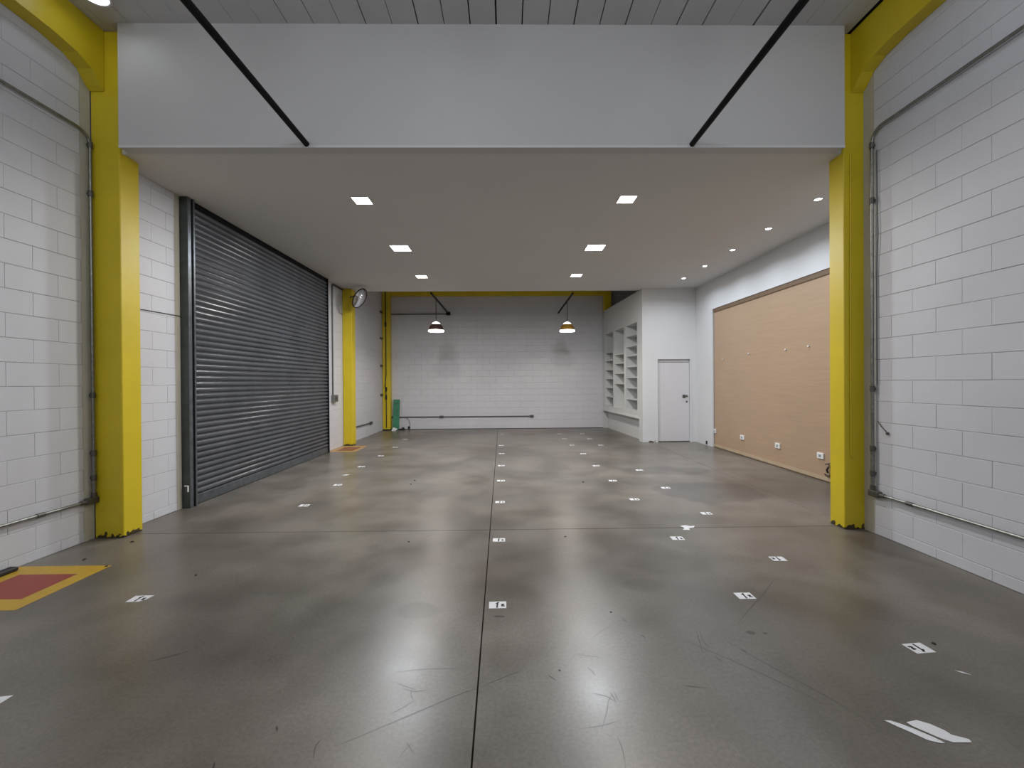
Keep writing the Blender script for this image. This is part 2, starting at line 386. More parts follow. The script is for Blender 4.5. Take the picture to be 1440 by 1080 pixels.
# fascia: plastered upstand above the opening, with a thin casing bead along its bottom edge
fa = MB().box(-3.69, 3.315, YF, YF+0.12, HC, HT).build('wall_header', M['fascia'], kind='structure')
MB().box(-3.69, 3.315, YF-0.004, YF+0.006, HC-0.006, HC+0.016).build('casing_bead', M['plaster'], fa)
MB().box(-3.93, 3.3, YM, YM+0.02, HC-0.004, HC+0.16).build('trim_2', M['plaster'], kind='structure')

# ---- door wall and bathroom box
wd = MB()
YD = 10.17
wd.box(3.33, 3.70, YD, YD+0.14, 0, HC).box(4.51, XP, YD, YD+0.14, 0, HC).box(3.70, 4.51, YD, YD+0.14, 2.04, HC)
wd = wd.build('wall_door', M['plaster'], kind='structure')
d1 = empty('door_1', (4.1, YD, 0), kind='structure')
fr = MB().box(3.67, 3.705, YD-0.012, YD+0.12, 0, 2.07).box(4.505, 4.54, YD-0.012, YD+0.12, 0, 2.07).box(3.705, 4.505, YD-0.012, YD+0.12, 2.035, 2.07)
fr.build('door_frame', M['plaster'], d1)
MB().box(3.707, 4.503, YD+0.055, YD+0.10, 1.965, 2.033).build('transom_strip', M['door'], d1)
leaf = MB().cbox(3.712, 4.498, YD+0.035, YD+0.075, 0.018, 1.955, 0.002).build('door_leaf', M['door'], d1)
MB().box(3.705, 4.505, YD+0.08, YD+0.11, 0, 0.02).build('threshold_gap', M['gap'], d1)
hd = MB().lathe([(0, 0), (0.024, 0), (0.024, 0.008), (0.01, 0.010), (0.01, 0.05), (0, 0.05)], (4.43, YD+0.035, 1.13), 16, 'y', -1)
hd.tube([(4.43, YD-0.01, 1.13), (4.40, YD-0.014, 1.132), (4.31, YD-0.014, 1.125)], 0.011, 8)
hd.box(4.33, 4.40, YD+0.028, YD+0.036, 1.08, 1.16).build('door_handle', M['steel_dark'], d1)
MB().lathe([(0, 0), (0.022, 0), (0.022, 0.010), (0.012, 0.014), (0, 0.014)], (4.43, YD+0.035, 0.99), 16, 'y', -1).box(4.427, 4.433, YD+0.018, YD+0.03, 0.98, 1.0).build('door_lock', M['steel_dark'], d1)
MB().box(3.47, 3.60, YD-0.003, YD+0.01, 0.0, 0.022).box(3.50, 3.55, YD-0.003, YD+0.01, 0.022, 0.034).box(3.62, 3.635, YD-0.003, YD+0.01, 0.01, 0.04).build('chipped_plaster', M['concrete_side'], wd)
MB().box(XP-0.003, XP+0.01, 9.60, 9.68, 0.02, 0.10).build('floor_hole', M['gap'], wp)

# ================================================================== things of the building
# ---- yellow columns and beams
def column(label, boxes, extra=None):
    mb = MB()
    for b in boxes: mb.cbox(*b, 0.006)
    c = mb.build('column', M['yellow']); tag(c, label, 'column'); return c
def root_mesh(mb, name, mat, label, cat, group=None):
    o = mb.build(name, mat); return tag(o, label, cat, group)
column('tall yellow painted concrete column at the left edge of the opening', [(-4.04, -3.765, 4.12, 4.335, 0, HT-.002)])
cr = column('tall yellow painted column at the right edge of the opening with flaking foot', [(3.375, 3.59, 4.12, 4.31, 0, HT-.002)])
MB().tube([(3.432, 4.112, 0.75), (3.434, 4.112, 2.2), (3.440, 4.112, 3.76)], 0.008, 8).tube([(3.432, 4.112, 0.752), (3.445, 4.113, 0.725), (3.462, 4.113, 0.70)], 0.006, 6).build('wire_duct', M['yellow'], cr)
column('yellow column beyond the far end of the roller shutter, below the round mirror', [(-3.935, -3.715, 10.05, 10.28, 0, HC-.002)])
fc = column('yellow column in the far left corner beside the green board', [(-3.93, -3.70, 13.22, 13.44, 0.02, HT-.002)])
MB().box(-3.94, -3.69, 13.21, 13.44, 0, 0.035).build('column_foot', M['gap'], fc)
column('short length of yellow column rising above the shelving wall at the back right', [(3.13, 3.34, 13.2, 13.44, HC+.002, HT-.002)])
def beam(x0, x1, zs, zh, yc, label):
    # side beam with a curved haunch where it meets the column; profile in (y, z)
    prof = [(-3.19, zs), (yc-0.85, zs), (yc-0.45, zs-0.005), (yc-0.25, zs-0.03), (yc-0.12, zs-0.085), (yc-0.04, zh+0.03), (yc, zh), (yc, HT-.003), (-3.19, HT-.003)]
    o = MB().prism(prof, 'x', x0, x1).build('beam', M['yellow']); tag(o, label, 'beam'); return o
beam(XL+0.008, -3.90, 4.575, 4.36, 4.115, 'yellow painted beam along the top of the near left block wall')
beam(3.45, XR-0.008, 4.56, 4.36, 4.115, 'yellow painted beam along the top of the near right block wall')
ob = MB().box(-3.69, 3.12, 13.28, 13.44, 4.27, HT-.003).build('beam', M['yellow']); tag(ob, 'yellow beam across the top of the far back wall', 'beam')

# ---- roller shutter
sh = empty('roller_shutter', (-3.88, 7.1, 0), 'closed dark grey slatted roller shutter along the left wall', 'shutter')
PIT = 0.0745; z0s = 0.13; prof = []
ns = 48
for k in range(9):
    t = k/8; prof.append((-3.887 + 0.023*math.sin(math.pi*t)**0.7, t*(PIT-0.008)))
prof += [(-3.893, PIT-0.007), (-3.893, PIT-0.001)]
back = [(-3.901, PIT-0.001), (-3.901, 0)]
sl = MB(); poly = prof + back; n = len(poly)
vs = [(p[0], 5.19, p[1]) for p in poly] + [(p[0], 9.04, p[1]) for p in poly]
sl.add(vs, [tuple(range(n))[::-1], tuple(range(n, 2*n))]); sl.add(vs, [(i, (i+1) % n, n+(i+1) % n, n+i) for i in range(n)])
slm = sl.mesh('slat'); slm.materials.append(M['slat'])
for i in range(ns):
    inst(slm, 'slat', (random.uniform(-.0006, .0006), 0, z0s + PIT*i), sh)
MB().cbox(-3.905, -3.872, 5.19, 9.04, 0.004, 0.125, 0.006).build('bottom_rail', M['guide_edge'], sh)
MB().box(-3.938, -3.874, 5.19, 9.04, z0s+PIT*ns, HC-.002).build('shaded_top_strip', M['black'], sh)  # flat black strip painted as the shade over the topmost slats
def guide(y0, y1):
    # U channel with lips, in plan (x, y)
    m = MB().box(-3.938, -3.90, y0, y1, 0, HC-.003)
    m.box(-3.90, -3.842, y0, y0+0.055, 0, HC-.003).box(-3.90, -3.834, y1-0.020, y1, 0, HC-.003)
    g = m.build('guide_rail', M['guide'], sh)
    MB().cbox(-3.842, -3.834, y0-0.004, y0+0.048, 0, HC-.004, 0.002).cbox(-3.834, -3.826, y1-0.024, y1+0.002, 0, HC-.004, 0.002).build('guide_lip', M['guide_edge'], g)
guide(5.08, 5.18)
m = MB().box(-3.938, -3.845, 9.04, 9.058, 0, HC-.003).build('guide_rail', M['black'], sh)
MB().tube([(-3.90, 5.072, 0.27), (-3.86, 5.072, 0.27), (-3.86, 5.072, 0.20)], 0.010, 8).build('latch_hook', M['white_plastic'], sh, label='small white hook at the shutter foot')

# ---- brown wall panel
pn = empty('wall_panel', (XP+0.03, 6.9, 0), 'large recessed brown board panel on the right wall', 'wall panel')
MB().box(XP+0.030, XP+0.048, 4.52, 9.335, 0.075, 3.035).build('board', M['panel'], pn)
MB().box(XP+0.012, XP+0.048, 4.52, 9.335, 3.037, 3.113).build('top_board', M['wood_trim'], pn)
MB().box(XP+0.016, XP+0.048, 4.52, 9.335, 0.022, 0.073).build('skirting_board', M['skirt'], pn)
MB().box(XP+0.024, XP+0.048, 4.52, 9.335, 0.002, 0.022).build('plinth', M['wood_trim'], pn)
MB().box(XP+0.030, XP+0.048, 9.336, 9.348, 0.0, 3.113).build('edge_gap', M['gap'], pn)
for nm, (y, lb) in enumerate(((9.29, 'white wall socket on the brown panel, farthest from the camera'), (8.20, 'white wall socket on the brown panel, second from the door'),
             (7.12, 'white wall socket on the brown panel, third from the door'), (6.14, 'white wall socket on the brown panel nearest the yellow column'))):
    r = empty('wall_socket', (XP+0.03, y, 0.37), lb, 'socket', 'sockets along the brown panel')
    hw = 0.062 if y < 9 else 0.045
    MB().cbox(XP+0.006, XP+0.0295, y-hw, y+hw, 0.325, 0.415, 0.004).build('cover', M['white_plastic'], r)
    MB().cbox(XP+0.001, XP+0.008, y-0.022, y+0.022, 0.35, 0.39, 0.002).build('insert', M['grey_plastic'], r)
for y, z, lb in ((8.92, 1.96, 'tiny pale screw in the brown panel nearest the door'), (7.97, 2.02, 'tiny pale screw in the brown panel, second from the door'),
                 (6.91, 2.01, 'tiny pale screw in the brown panel, third from the door'), (6.38, 2.02, 'tiny pale screw in the brown panel nearest the yellow column')):
    o = MB().lathe([(0, 0.004), (0.012, 0.004), (0.016, 0.010), (0.016, 0.014), (0.006, 0.016), (0.006, 0.03), (0, 0.03)], (XP, y, z), 12, 'x').build('screw', M['white_plastic']); tag(o, lb, 'screw', 'screws in the brown panel')
cb = MB()
pts = [(XP+0.0, 5.99 + 0.075*math.cos(a), 0.185 + 0.075*math.sin(a)*1.2) for a in [math.radians(t) for t in range(60, 330, 15)]]
cb.tube([(XP+0.02, 5.93, 0.30)] + pts + [(XP+0.0, 5.90, 0.10)], 0.006, 8).tube([(XP+.01, 5.99, 0.15), (XP-.01, 5.985, 0.19), (XP+.01, 5.975, 0.235)], 0.013, 8)
tag(cb.build('cable', M['rubber']), 'black loop of cable hanging at the foot of the brown panel', 'cable')

# ---- shelving wall (joinery unit) with three tall niches
ang = math.atan2(0.19, -3.28)   # direction from the near corner to the back wall
A = Vector((3.33, 10.17, 0)); Bv = Vector((3.14, 13.44, 0)); dirv = (Bv-A).normalized(); nrm = Vector((dirv.y, -dirv.x, 0))  # nrm points into the unit (+x)
def SW(s, d, z): return A + dirv*s + nrm*d + Vector((0, 0, z))
def sbox(mb, s0, s1, d0, d1, za, zb):
    vs = [SW(s0,d0,za), SW(s1,d0,za), SW(s1,d1,za), SW(s0,d1,za), SW(s0,d0,zb), SW(s1,d0,zb), SW(s1,d1,zb), SW(s0,d1,zb)]
    return mb.add(vs, [(0,3,2,1),(4,5,6,7),(0,1,5,4),(1,2,6,5),(2,3,7,6),(3,0,4,7)])
su = empty('shelving_unit', (3.3, 11.8, 0), 'white built-in shelving wall with three tall niches at the back right', 'shelving')
SE = (Bv-A).length - 0.01
nich = [(0.35, 1.19), (1.33, 2.17), (2.31, 3.13)]
ZB, ZT = 0.74, 3.0
f = MB()
sbox(f, 0.0, 0.24, 0, 0.34, 0, HC-.002); sbox(f, 0.24, 0.35, 0, 0.34, 0.60, HC-.002)                      # near post, to the floor
for a, b in ((1.19, 1.33), (2.17, 2.31), (3.13, SE)): sbox(f, a, b, 0, 0.34, ZB, ZT)
sbox(f, 0.35, SE, 0, 0.34, ZT, HC-.002); sbox(f, 0.35, SE, 0.0, 0.34, 0.60, ZB)
f.build('carcass', M['shelf'], su)
f = MB(); sbox(f, 0.24, SE, 0.13, 0.34, 0, 0.56); f.build('lower_panel', M['shelf'], su)
f = MB(); sbox(f, 0.24, SE, -0.03, 0.34, 0.56, 0.60); f.build('counter', M['shelf'], su)
f = MB(); sbox(f, 0.35, SE, 0.345, 0.36, ZB, ZT); f.build('back_panel', M['shelf_glass'], su)
for (a, b), zs in zip(nich, ((2.71, 2.43, 2.18, 1.89, 1.60, 1.32, 1.02), (2.28, 2.02, 1.73, 1.43), (2.40, 2.15, 1.86, 1.58, 1.30, 1.02))):
    for z in zs:
        f = MB(); sbox(f, a+.002, b-.002, 0.02, 0.342, z-0.010, z+0.010); f.build('shelf', M['shelf'], su)
f = MB(); sbox(f, 0.355, 0.50, 0.05, 0.12, 3.002, 3.03); 

# ---- round traffic mirror
mr = empty('convex_mirror', (-3.33, 9.72, 3.38), 'round convex mirror with thin black rim below the mezzanine ceiling', 'mirror')
nv = Vector((0.84, -0.14, -0.48)).normalized(); q = nv.to_track_quat('Z', 'Y').to_matrix().to_4x4(); q.translation = Vector((-3.40, 9.72, 3.47))
def tr(o): 
    o.data.transform(q); o.data.update(); return o
R = 0.235
tr(MB().lathe([(R*math.sin(t*0.18), 0.03 + 0.10*(math.cos(t*0.18)-1)/(1-math.cos(8*0.18))*0.45+0.01) for t in range(1, 9)][::1] and [(R*k/8, 0.045 - 0.045*(k/8)**2) for k in range(0, 9)], (0,0,0), 36).build('mirror_face', M['mirror'], mr))
tr(MB().lathe([(R-0.004, 0.004), (R+0.012, 0.006), (R+0.014, -0.012), (R-0.004, -0.02), (R-0.06, -0.03), (0.0, -0.035)], (0,0,0), 36).build('mirror_rim', M['black'], mr))
MB().tube([q @ Vector((0, 0, -0.03)), (-3.60, 9.86, 3.55), (-3.72, 9.99, 3.56), (-3.74, 10.045, 3.56)], 0.014, 8).build('mirror_arm', M['steel_dark'], mr)

# ---- conduits
def elbow(p0, c, p1, r, n=6):
    """rounded corner points at c"""
    p0, c, p1 = Vector(p0), Vector(c), Vector(p1); a = c + (p0-c).normalized()*r; b = c + (p1-c).normalized()*r
    return [tuple((1-t)**2*a + 2*t*(1-t)*c + t*t*b) for t in [k/n for k in range(n+1)]]
def wall_box(mb, x, y, z, w=0.05, h=0.035): mb.cbox(x-0.025, x+0.025, y-w, y+w, z-h, z+h, 0.006)
def side_conduit(sgn, X, Y, ztop, zbot, label, zs):
    xo = X
    r = empty('conduit', (xo, Y, zbot), label, 'conduit')
    pts = [(xo, -2.9, ztop)] + elbow((xo, -2.9, ztop), (xo, Y, ztop), (xo, Y, zbot), 0.14) + [(xo, Y, zbot+0.05)]
    MB().tube(pts, 0.0135, 10).build('riser_pipe', M['steel'], r)
    MB().tube([(xo, Y-0.06, zbot), (xo, -2.9, zbot)], 0.0135, 10).build('floor_level_pipe', M['steel'], r)
    m = MB(); m.cbox(xo-0.026, xo+0.026, Y-0.085, Y+0.035, zbot-0.030, zbot+0.030, 0.010).tube([(xo, Y, zbot+0.02), (xo, Y, zbot+0.075)], 0.021, 10).tube([(xo, Y-0.06, zbot), (xo, Y-0.13, zbot)], 0.020, 10)
    m.build('elbow_box', M['steel_dark'], r)
    for z in zs:
        MB().tube([(xo, Y, z-0.028), (xo, Y, z+0.028)], 0.0205, 10).cbox(min(xo, xo+sgn*0.029), max(xo, xo+sgn*0.029), Y-0.012, Y+0.012, z-0.012, z+0.012, 0.003).build('coupling', M['steel_dark'], r)
    for y in (3.62, 2.6, 1.4):
        MB().tube([(xo, y-0.03, zbot), (xo, y+0.03, zbot)], 0.0185, 10).cbox(min(xo, xo+sgn*0.029), max(xo, xo+sgn*0.029), y-0.012, y+0.012, zbot-0.012, zbot+0.012, 0.003).build('coupling', M['steel_dark'], r)
    MB().tube([(xo, Y, 0.5), (xo, Y, 0.86)], 0.017, 10).build('sleeve', M['steel'], r)
    return r
side_conduit(-1, XL+0.036, 4.085, 3.93, 0.385, 'galvanised steel conduit running up and along the near left wall', (3.82, 3.35, 1.40, 0.84, 0.60))
rc = side_conduit(1, XR-0.036, 3.99, 3.90, 0.40, 'galvanised steel conduit running up and along the near right wall', (3.76, 3.23, 1.41, 0.83, 0.59))
o = MB().tube([(XR-0.02, 3.955, 3.7), (XR-0.022, 3.950, 3.3), (XR-0.02, 3.940, 2.9), (XR-0.021, 3.962, 2.5), (XR-0.02, 3.955, 1.45)], 0.004, 6)
o.tube([(XR-0.02, 3.955, 1.10), (XR-0.012, 3.92, 1.05), (XR-0.012, 3.86, 0.995)], 0.004, 6).cbox(XR-0.024, XR-0.007, 3.845, 3.868, 0.98, 1.005, 0.003)
o.build('loose_wire', M['steel_dark'], rc)
# conduit with switch box by the far end of the shutter
r = empty('conduit', (-3.91, 9.42, 1.2), 'thin grey conduit with a switch box beside the far shutter edge', 'conduit')
MB().tube([(-3.915, 9.42, 1.23), (-3.915, 9.43, 3.62)] + elbow((-3.915, 9.43, 3.62), (-3.915, 9.43, 3.73), (-3.915, 9.7, 3.73), 0.06) + [(-3.915, 10.04, 3.735)], 0.015, 8).build('pipe', M['steel_dark'], r)
MB().cbox(-3.932, -3.86, 9.36, 9.58, 1.08, 1.24, 0.008).build('switch_box', M['steel'], r)
MB().cbox(-3.862, -3.85, 9.42, 9.52, 1.12, 1.20, 0.004).build('switch_plate', M['steel_dark'], r)
r = MB().cbox(-3.932, -3.89, 9.84, 9.96, 3.15, 3.33, 0.005).build('junction_box', M['strip']); tag(r, 'small painted box high on the wall left of the round mirror', 'box')
# short conduit low on the left wall beyond the second column
r = empty('conduit', (-3.91, 11.3, 0.36), 'short dark conduit low on the left wall past the second yellow column', 'conduit')
MB().tube([(-3.912, 10.30, 0.375), (-3.912, 11.95, 0.355)], 0.015, 8).build('pipe', M['steel_dark'], r)
MB().cbox(-3.932, -3.885, 11.93, 12.10, 0.32, 0.39, 0.006).build('end_box', M['steel_dark'], r)
# back wall conduits
r = empty('conduit', (-1.4, 13.42, 0.40), 'long dark conduit low along the far back wall', 'conduit')
MB().tube([(-3.69, 13.418, 0.40), (0.80, 13.418, 0.40)], 0.016, 8).build('pipe', M['steel_dark'], r)
for x in (-3.66, -2.11, 0.80): MB().cbox(x-0.06, x+0.06, 13.392, 13.442, 0.365, 0.435, 0.008).build('junction_box', M['steel_dark'], r)
MB().tube([(-3.25, 13.425, 0.39), (-3.16, 13.42, 0.30), (-3.12, 13.42, 0.18), (-3.15, 13.42, 0.06)], 0.006, 6).cbox(-3.19, -3.12, 13.405, 13.437, 0.03, 0.10, 0.005).build('hanging_wire', M['rubber'], r)
r = empty('conduit', (-3.82, 13.19, 0.3), 'dark cable conduit running up the far left yellow column', 'conduit')
MB().tube([(-3.815, 13.205, 0.08), (-3.815, 13.205, 1.1), (-3.845, 13.20, 1.4), (-3.815, 13.205, 1.8), (-3.815, 13.205, 4.9)], 0.014, 8).build('pipe', M['rubber'], r)
for z in (1.05, 1.3, 3.35): MB().cbox(-3.84, -3.79, 13.18, 13.218, z-0.07, z+0.07, 0.006).build('clip_box', M['rubber'], r)
for z, lb in ((3.72, 'dark bracket on the left wall in the far corner, topmost'), (2.90, 'dark bracket on the left wall in the far corner, second from top'), (2.04, 'dark bracket on the left wall in the far corner, third from top'), (1.13, 'dark bracket on the left wall in the far corner, lowest')):
    tag(MB().cbox(-3.934, -3.88, 12.98, 13.10, z-0.03, z+0.03, 0.004).tube([(-3.90, 13.04, z), (-3.90, 13.19, z)], 0.010, 6).build('wall_bracket', M['steel_dark']), lb, 'bracket', 'brackets in the far left corner')

# green board leaning in the corner with scraps at its foot
tag(MB().add([(-3.64,13.26,0.0),(-3.44,13.26,0.0),(-3.43,13.36,0.97),(-3.63,13.36,0.97),(-3.64,13.29,0.0),(-3.44,13.29,0.0),(-3.43,13.39,0.97),(-3.63,13.39,0.97)],
     [(0,1,2,3),(7,6,5,4),(0,4,5,1),(3,2,6,7),(0,3,7,4),(1,5,6,2)]).build('green_board', M['green']), 'narrow green board leaning against the far left corner', 'board')
tag(MB().add([(-3.63,13.10,0.0),(-3.50,13.08,0.0),(-3.46,13.16,0.05),(-3.60,13.2,0.09),(-3.63,13.11,0.004),(-3.50,13.09,0.006),(-3.465,13.165,0.056),(-3.605,13.205,0.096)],
     [(0,1,2,3),(7,6,5,4),(0,4,5,1),(3,2,6,7),(0,3,7,4),(1,5,6,2)]).build('paper_scrap', M['paper']), 'crumpled white paper scrap at the foot of the green board', 'paper')
tag(MB().cbox(-3.44, -3.25, 13.22, 13.34, 0.0, 0.04, 0.01).cbox(-3.36, -3.28, 13.28, 13.36, 0.04, 0.075, 0.01).build('black_scrap', M['rubber']), 'small black scrap on the floor right of the green board', 'scrap')

# thin black wire across the short wall between column and shutter
tag(MB().tube([(XL2+0.010, 4.345, 2.305), (XL2+0.010, 4.7, 2.315), (XL2+0.011, 5.075, 2.322)], 0.0045, 6).build('wire', M['rubber']), 'thin black wire across the short block wall left of the shutter', 'wire')

# ---- black ceiling rails
def rail(x, y0, y1, z, label, hangers, ztop):
    r = empty('rail', (x, (y0+y1)/2, z), label, 'rail', None)
    MB().tube([(x, y0, z), (x, y1, z)], 0.027, 14).build('tube', M['black'], r)
    for y in hangers: MB().tube([(x, y, z+0.02), (x, y, ztop)], 0.006, 6).build('hanger', M['black'], r)
    return r
rail(-1.905, -2.6, YF-0.003, 3.797, 'round black rail on the left side running to the header wall', (1.2, -1.6), HT-.001)
rail(1.815, -2.6, YF-0.003, 3.797, 'round black rail on the right side running to the header wall', (1.2, -1.6), HT-.001)
r = rail(-1.86, YM+0.02, 13.30, 3.72, 'thin dark lamp pipe above the left pendant lamp', (10.40,), HT-.001)
MB().cbox(-1.92, -1.80, 13.28, 13.42, 3.66, 3.76, 0.01).build('pipe_box', M['black'], r)
MB().tube([(-3.69, 13.40, 3.70), (-1.9, 13.40, 3.70)], 0.016, 8).build('cross_pipe', M['steel_dark'], r)
r2 = rail(1.66, YM+0.02, 13.25, 3.70, 'thin dark lamp pipe above the right pendant lamp', (10.40,), HT-.001)

# ---- lights
def area(loc, size, power, color, parent, rot=(0,0,0), sy=None, spread=None):
    d = bpy.data.lights.new('lamp_light', 'AREA'); d.energy = power; d.color = color; d.size = size
    if sy: d.shape = 'RECTANGLE'; d.size_y = sy
    if spread: d.spread = spread
    o = bpy.data.objects.new('lamp_light', d); COL.objects.link(o); o.location = loc; o.rotation_euler = rot
    adopt(o, parent); return o
names = {(-1.78, 5.20): 'square recessed ceiling light, nearest on the left, warm white', (-1.77, 7.04): 'square recessed ceiling light, middle one on the left, bright cool white',
         (-1.80, 8.92): 'square recessed ceiling light, farthest on the left', (1.51, 5.18): 'square recessed ceiling light, nearest on the right, warm white',
         (1.51, 7.04): 'square recessed ceiling light, middle one on the right, bright cool white', (1.50, 8.87): 'square recessed ceiling light, farthest on the right'}
for (x, y), lb in names.items():
    k = 0 if y < 6 else (1 if y < 8 else 2); h = (0.10, 0.145, 0.11)[k]
    r = empty('ceiling_panel_light', (x, y, HC), lb, 'ceiling light', 'square panel lights in the mezzanine ceiling')
    m = MB(); e = 0.012
    m.box(x-h-e, x+h+e, y-h-e, y-h, HC-0.008, HC-.001).box(x-h-e, x+h+e, y+h, y+h+e, HC-0.008, HC-.001).box(x-h-e, x-h, y-h, y+h, HC-0.008, HC-.001).box(x+h, x+h+e, y-h, y+h, HC-0.008, HC-.001)
    m.build('frame', M['frame_light'], r)
    MB().box(x-h, x+h, y-h, y+h, HC-0.005, HC-.001).build('diffuser', M['e_cool' if k == 1 else 'e_warm'], r)
    area((x, y, HC-0.012), 2*h-0.01, P_PANEL[k], COOL if k == 1 else WARM, r)
for i, (x, y) in enumerate(((3.92, 5.18), (3.925, 6.18), (3.93, 7.18), (3.93, 8.19), (3.92, 9.15))):
    r = empty('downlight', (x, y, HC), '%s of the five small round downlights above the brown panel' % ('nearest', 'second from the camera', 'middle one', 'fourth from the camera', 'farthest')[i], 'downlight', 'round downlights along the right wall')
    MB().lathe([(0.040, -0.002), (0.055, -0.002), (0.057, -0.008), (0.042, -0.010), (0.040, -0.002)], (x, y, HC), 24).build('ring', M['frame_light'], r)
    MB().lathe([(0.0, -0.004), (0.040, -0.004), (0.040, -0.001), (0, -0.001)], (x, y, HC), 20).build('lens', M['e_spot'], r)
    d = bpy.data.lights.new('lamp_light', 'AREA'); d.shape = 'DISK'; d.size = 0.07; d.energy = P_SPOT; d.color = (0.80, 0.90, 1.0); d.spread = math.radians(150)
    o = bpy.data.objects.new('lamp_light', d); COL.objects.link(o); o.location = (x, y, HC-0.013); adopt(o, r)
# flood lamps on the upper ceiling of the near bay (just above the frame) and the unseen fill rows added behind
def flood(x, y, label, power, col, drop=0.0):
    HT = 4.95 - drop
    r = empty('flood_lamp', (x, y, HT), label, 'lamp', 'round lamps on the plank ceiling of the near bay')
    MB().lathe([(0.0, 0.0), (0.05, 0.0), (0.05, -0.03), (0.10, -0.045), (0.115, -0.08), (0.112, -0.085), (0.10, -0.078)], (x, y, HT), 28).build('lamp_body', M['frame_light'], r)
    MB().lathe([(0.0, -0.078), (0.10, -0.078), (0.10, -0.07), (0.0, -0.07)], (x, y, HT), 28).build('diffuser', M['e_flood'], r)
    if drop: MB().tube([(x, y, HT-.002), (x, y, 4.949)], 0.008, 8).build('stem', M['black'], r)
    if drop:   # unseen, added to light the near bay: bare globe lamp hanging on a short stem
        MB().lathe([(0.0, -0.25)] + [(0.085*math.sin(a), -0.165 - 0.085*math.cos(a)) for a in [math.radians(t) for t in range(15, 166, 15)]] + [(0.02, -0.082)], (x, y, HT), 20).build('fill_globe', M['e_flood'], r)
        d = bpy.data.lights.new('lamp_light', 'POINT'); d.energy = power; d.color = col; d.shadow_soft_size = 0.09
        o = bpy.data.objects.new('lamp_light', d); COL.objects.link(o); o.location = (x, y, HT-0.36); adopt(o, r)
    else: area((x, y, HT-0.09), 0.16, power, col, r)
for y, p in ((2.4, P_NEAR), (0.0, P_ADDED_ROWS), (-1.9, P_ADDED_ROWS)):
    for x, s in ((-3.55, 'left'), (-0.62, 'middle'), (2.45, 'right')):
        if y < 2: x = {'left': -2.3, 'middle': -0.3, 'right': 1.8}[s]
        yy = 3.66 if (y > 2 and x < -3) else y
        if yy > 3: p2 = 0.3
        else: p2 = p
        flood(x, yy, 'round lamp on plank ceiling, %s one of the row %s' % (s, {2.4: 'before the header wall', 0.0: 'added unseen above the camera', -1.9: 'added unseen behind the camera'}[y]), p2, COOL, 0.5 if y < 2 else 0.0)
# pendant bell lamps of the rear bay
def pendant(x, y, zr, mat, label, zt):
    r = empty('pendant_lamp', (x, y, zr), label, 'pendant lamp', 'bell pendants in the rear bay')
    R = 0.205
    MB().lathe([(R-0.004, 0.040), (R*0.95, 0.075), (R*0.86, 0.118), (R*0.73, 0.160), (R*0.55, 0.198), (R*0.52, 0.196), (R*0.70, 0.157), (R*0.83, 0.115), (R*0.92, 0.073), (R-0.012, 0.040), (R-0.004, 0.040)], (x, y, zr), 32).build('lamp_shade', mat, r)
    MB().lathe([(R+0.004, 0.0), (R-0.002, 0.038), (R-0.014, 0.038), (R-0.008, 0.0), (R+0.004, 0.0)], (x, y, zr), 32).build('shade_rim', M['e_bulb'], r)
    MB().lathe([(R*0.545, 0.199), (R*0.46, 0.225), (R*0.30, 0.248), (R*0.12, 0.260), (0, 0.262)], (x, y, zr), 32).build('shade_cap', M['e_bulb'], r)
    MB().lathe([(0, 0.06), (0.05, 0.07), (0.065, 0.11), (0.045, 0.155), (0.02, 0.18), (0.02, 0.27)], (x, y, zr), 20).build('bulb', M['e_bulb'], r)
    MB().tube([(x, y, zr+0.26), (x, y, zt)], 0.008, 8).build('stem', M['black'], r)
    area((x, y, zr+0.055), 0.20, P_PEND, (1.0, 0.91, 0.85), r)
pendant(-1.86, 11.05, 2.85, M['shade_dark'], 'bell-shaped pendant lamp with a dark brown shade, the left one', 3.691)
pendant(1.66, 11.35, 2.87, M['shade_yel'], 'bell-shaped pendant lamp with an amber yellow shade, the right one', 3.671)

# ---- painted floor squares (extinguisher markings)
def marking(x0, x1, y0, y1, i0, i1, j0, j1, my, mrd, label):
    r = empty('floor_marking', ((x0+x1)/2, (y0+y1)/2, 0), label, 'floor marking')
    z = 0.0012
    MB().box(x0, x1, y0, j0, 0.0, z).box(x0, x1, j1, y1, 0.0, z).box(x0, i0, j0, j1, 0.0, z).box(i1, x1, j0, j1, 0.0, z).build('painted_border', my, r)
    MB().box(i0, i1, j0, j1, 0.0, z).build('painted_centre', mrd, r)
marking(XL+0.012, -3.29, 2.81, 3.49, -3.87, -3.415, 2.955, 3.34, M['yel_floor'], M['red'], 'red square with yellow border painted on the floor at the near left wall')
marking(XL2+0.012, -3.33, 9.14, 9.98, -3.80, -3.42, 9.26, 9.80, M['yel2'], M['red2'], 'faded red square with orange border painted by the far yellow column')
fb = MB().cbox(-4.035, -3.965, 2.55, 3.42, 0.002, 0.035, 0.008).build('rubber_strip', M['rubber']); tag(fb, 'black rubber strip on the floor against the near left wall', 'strip')

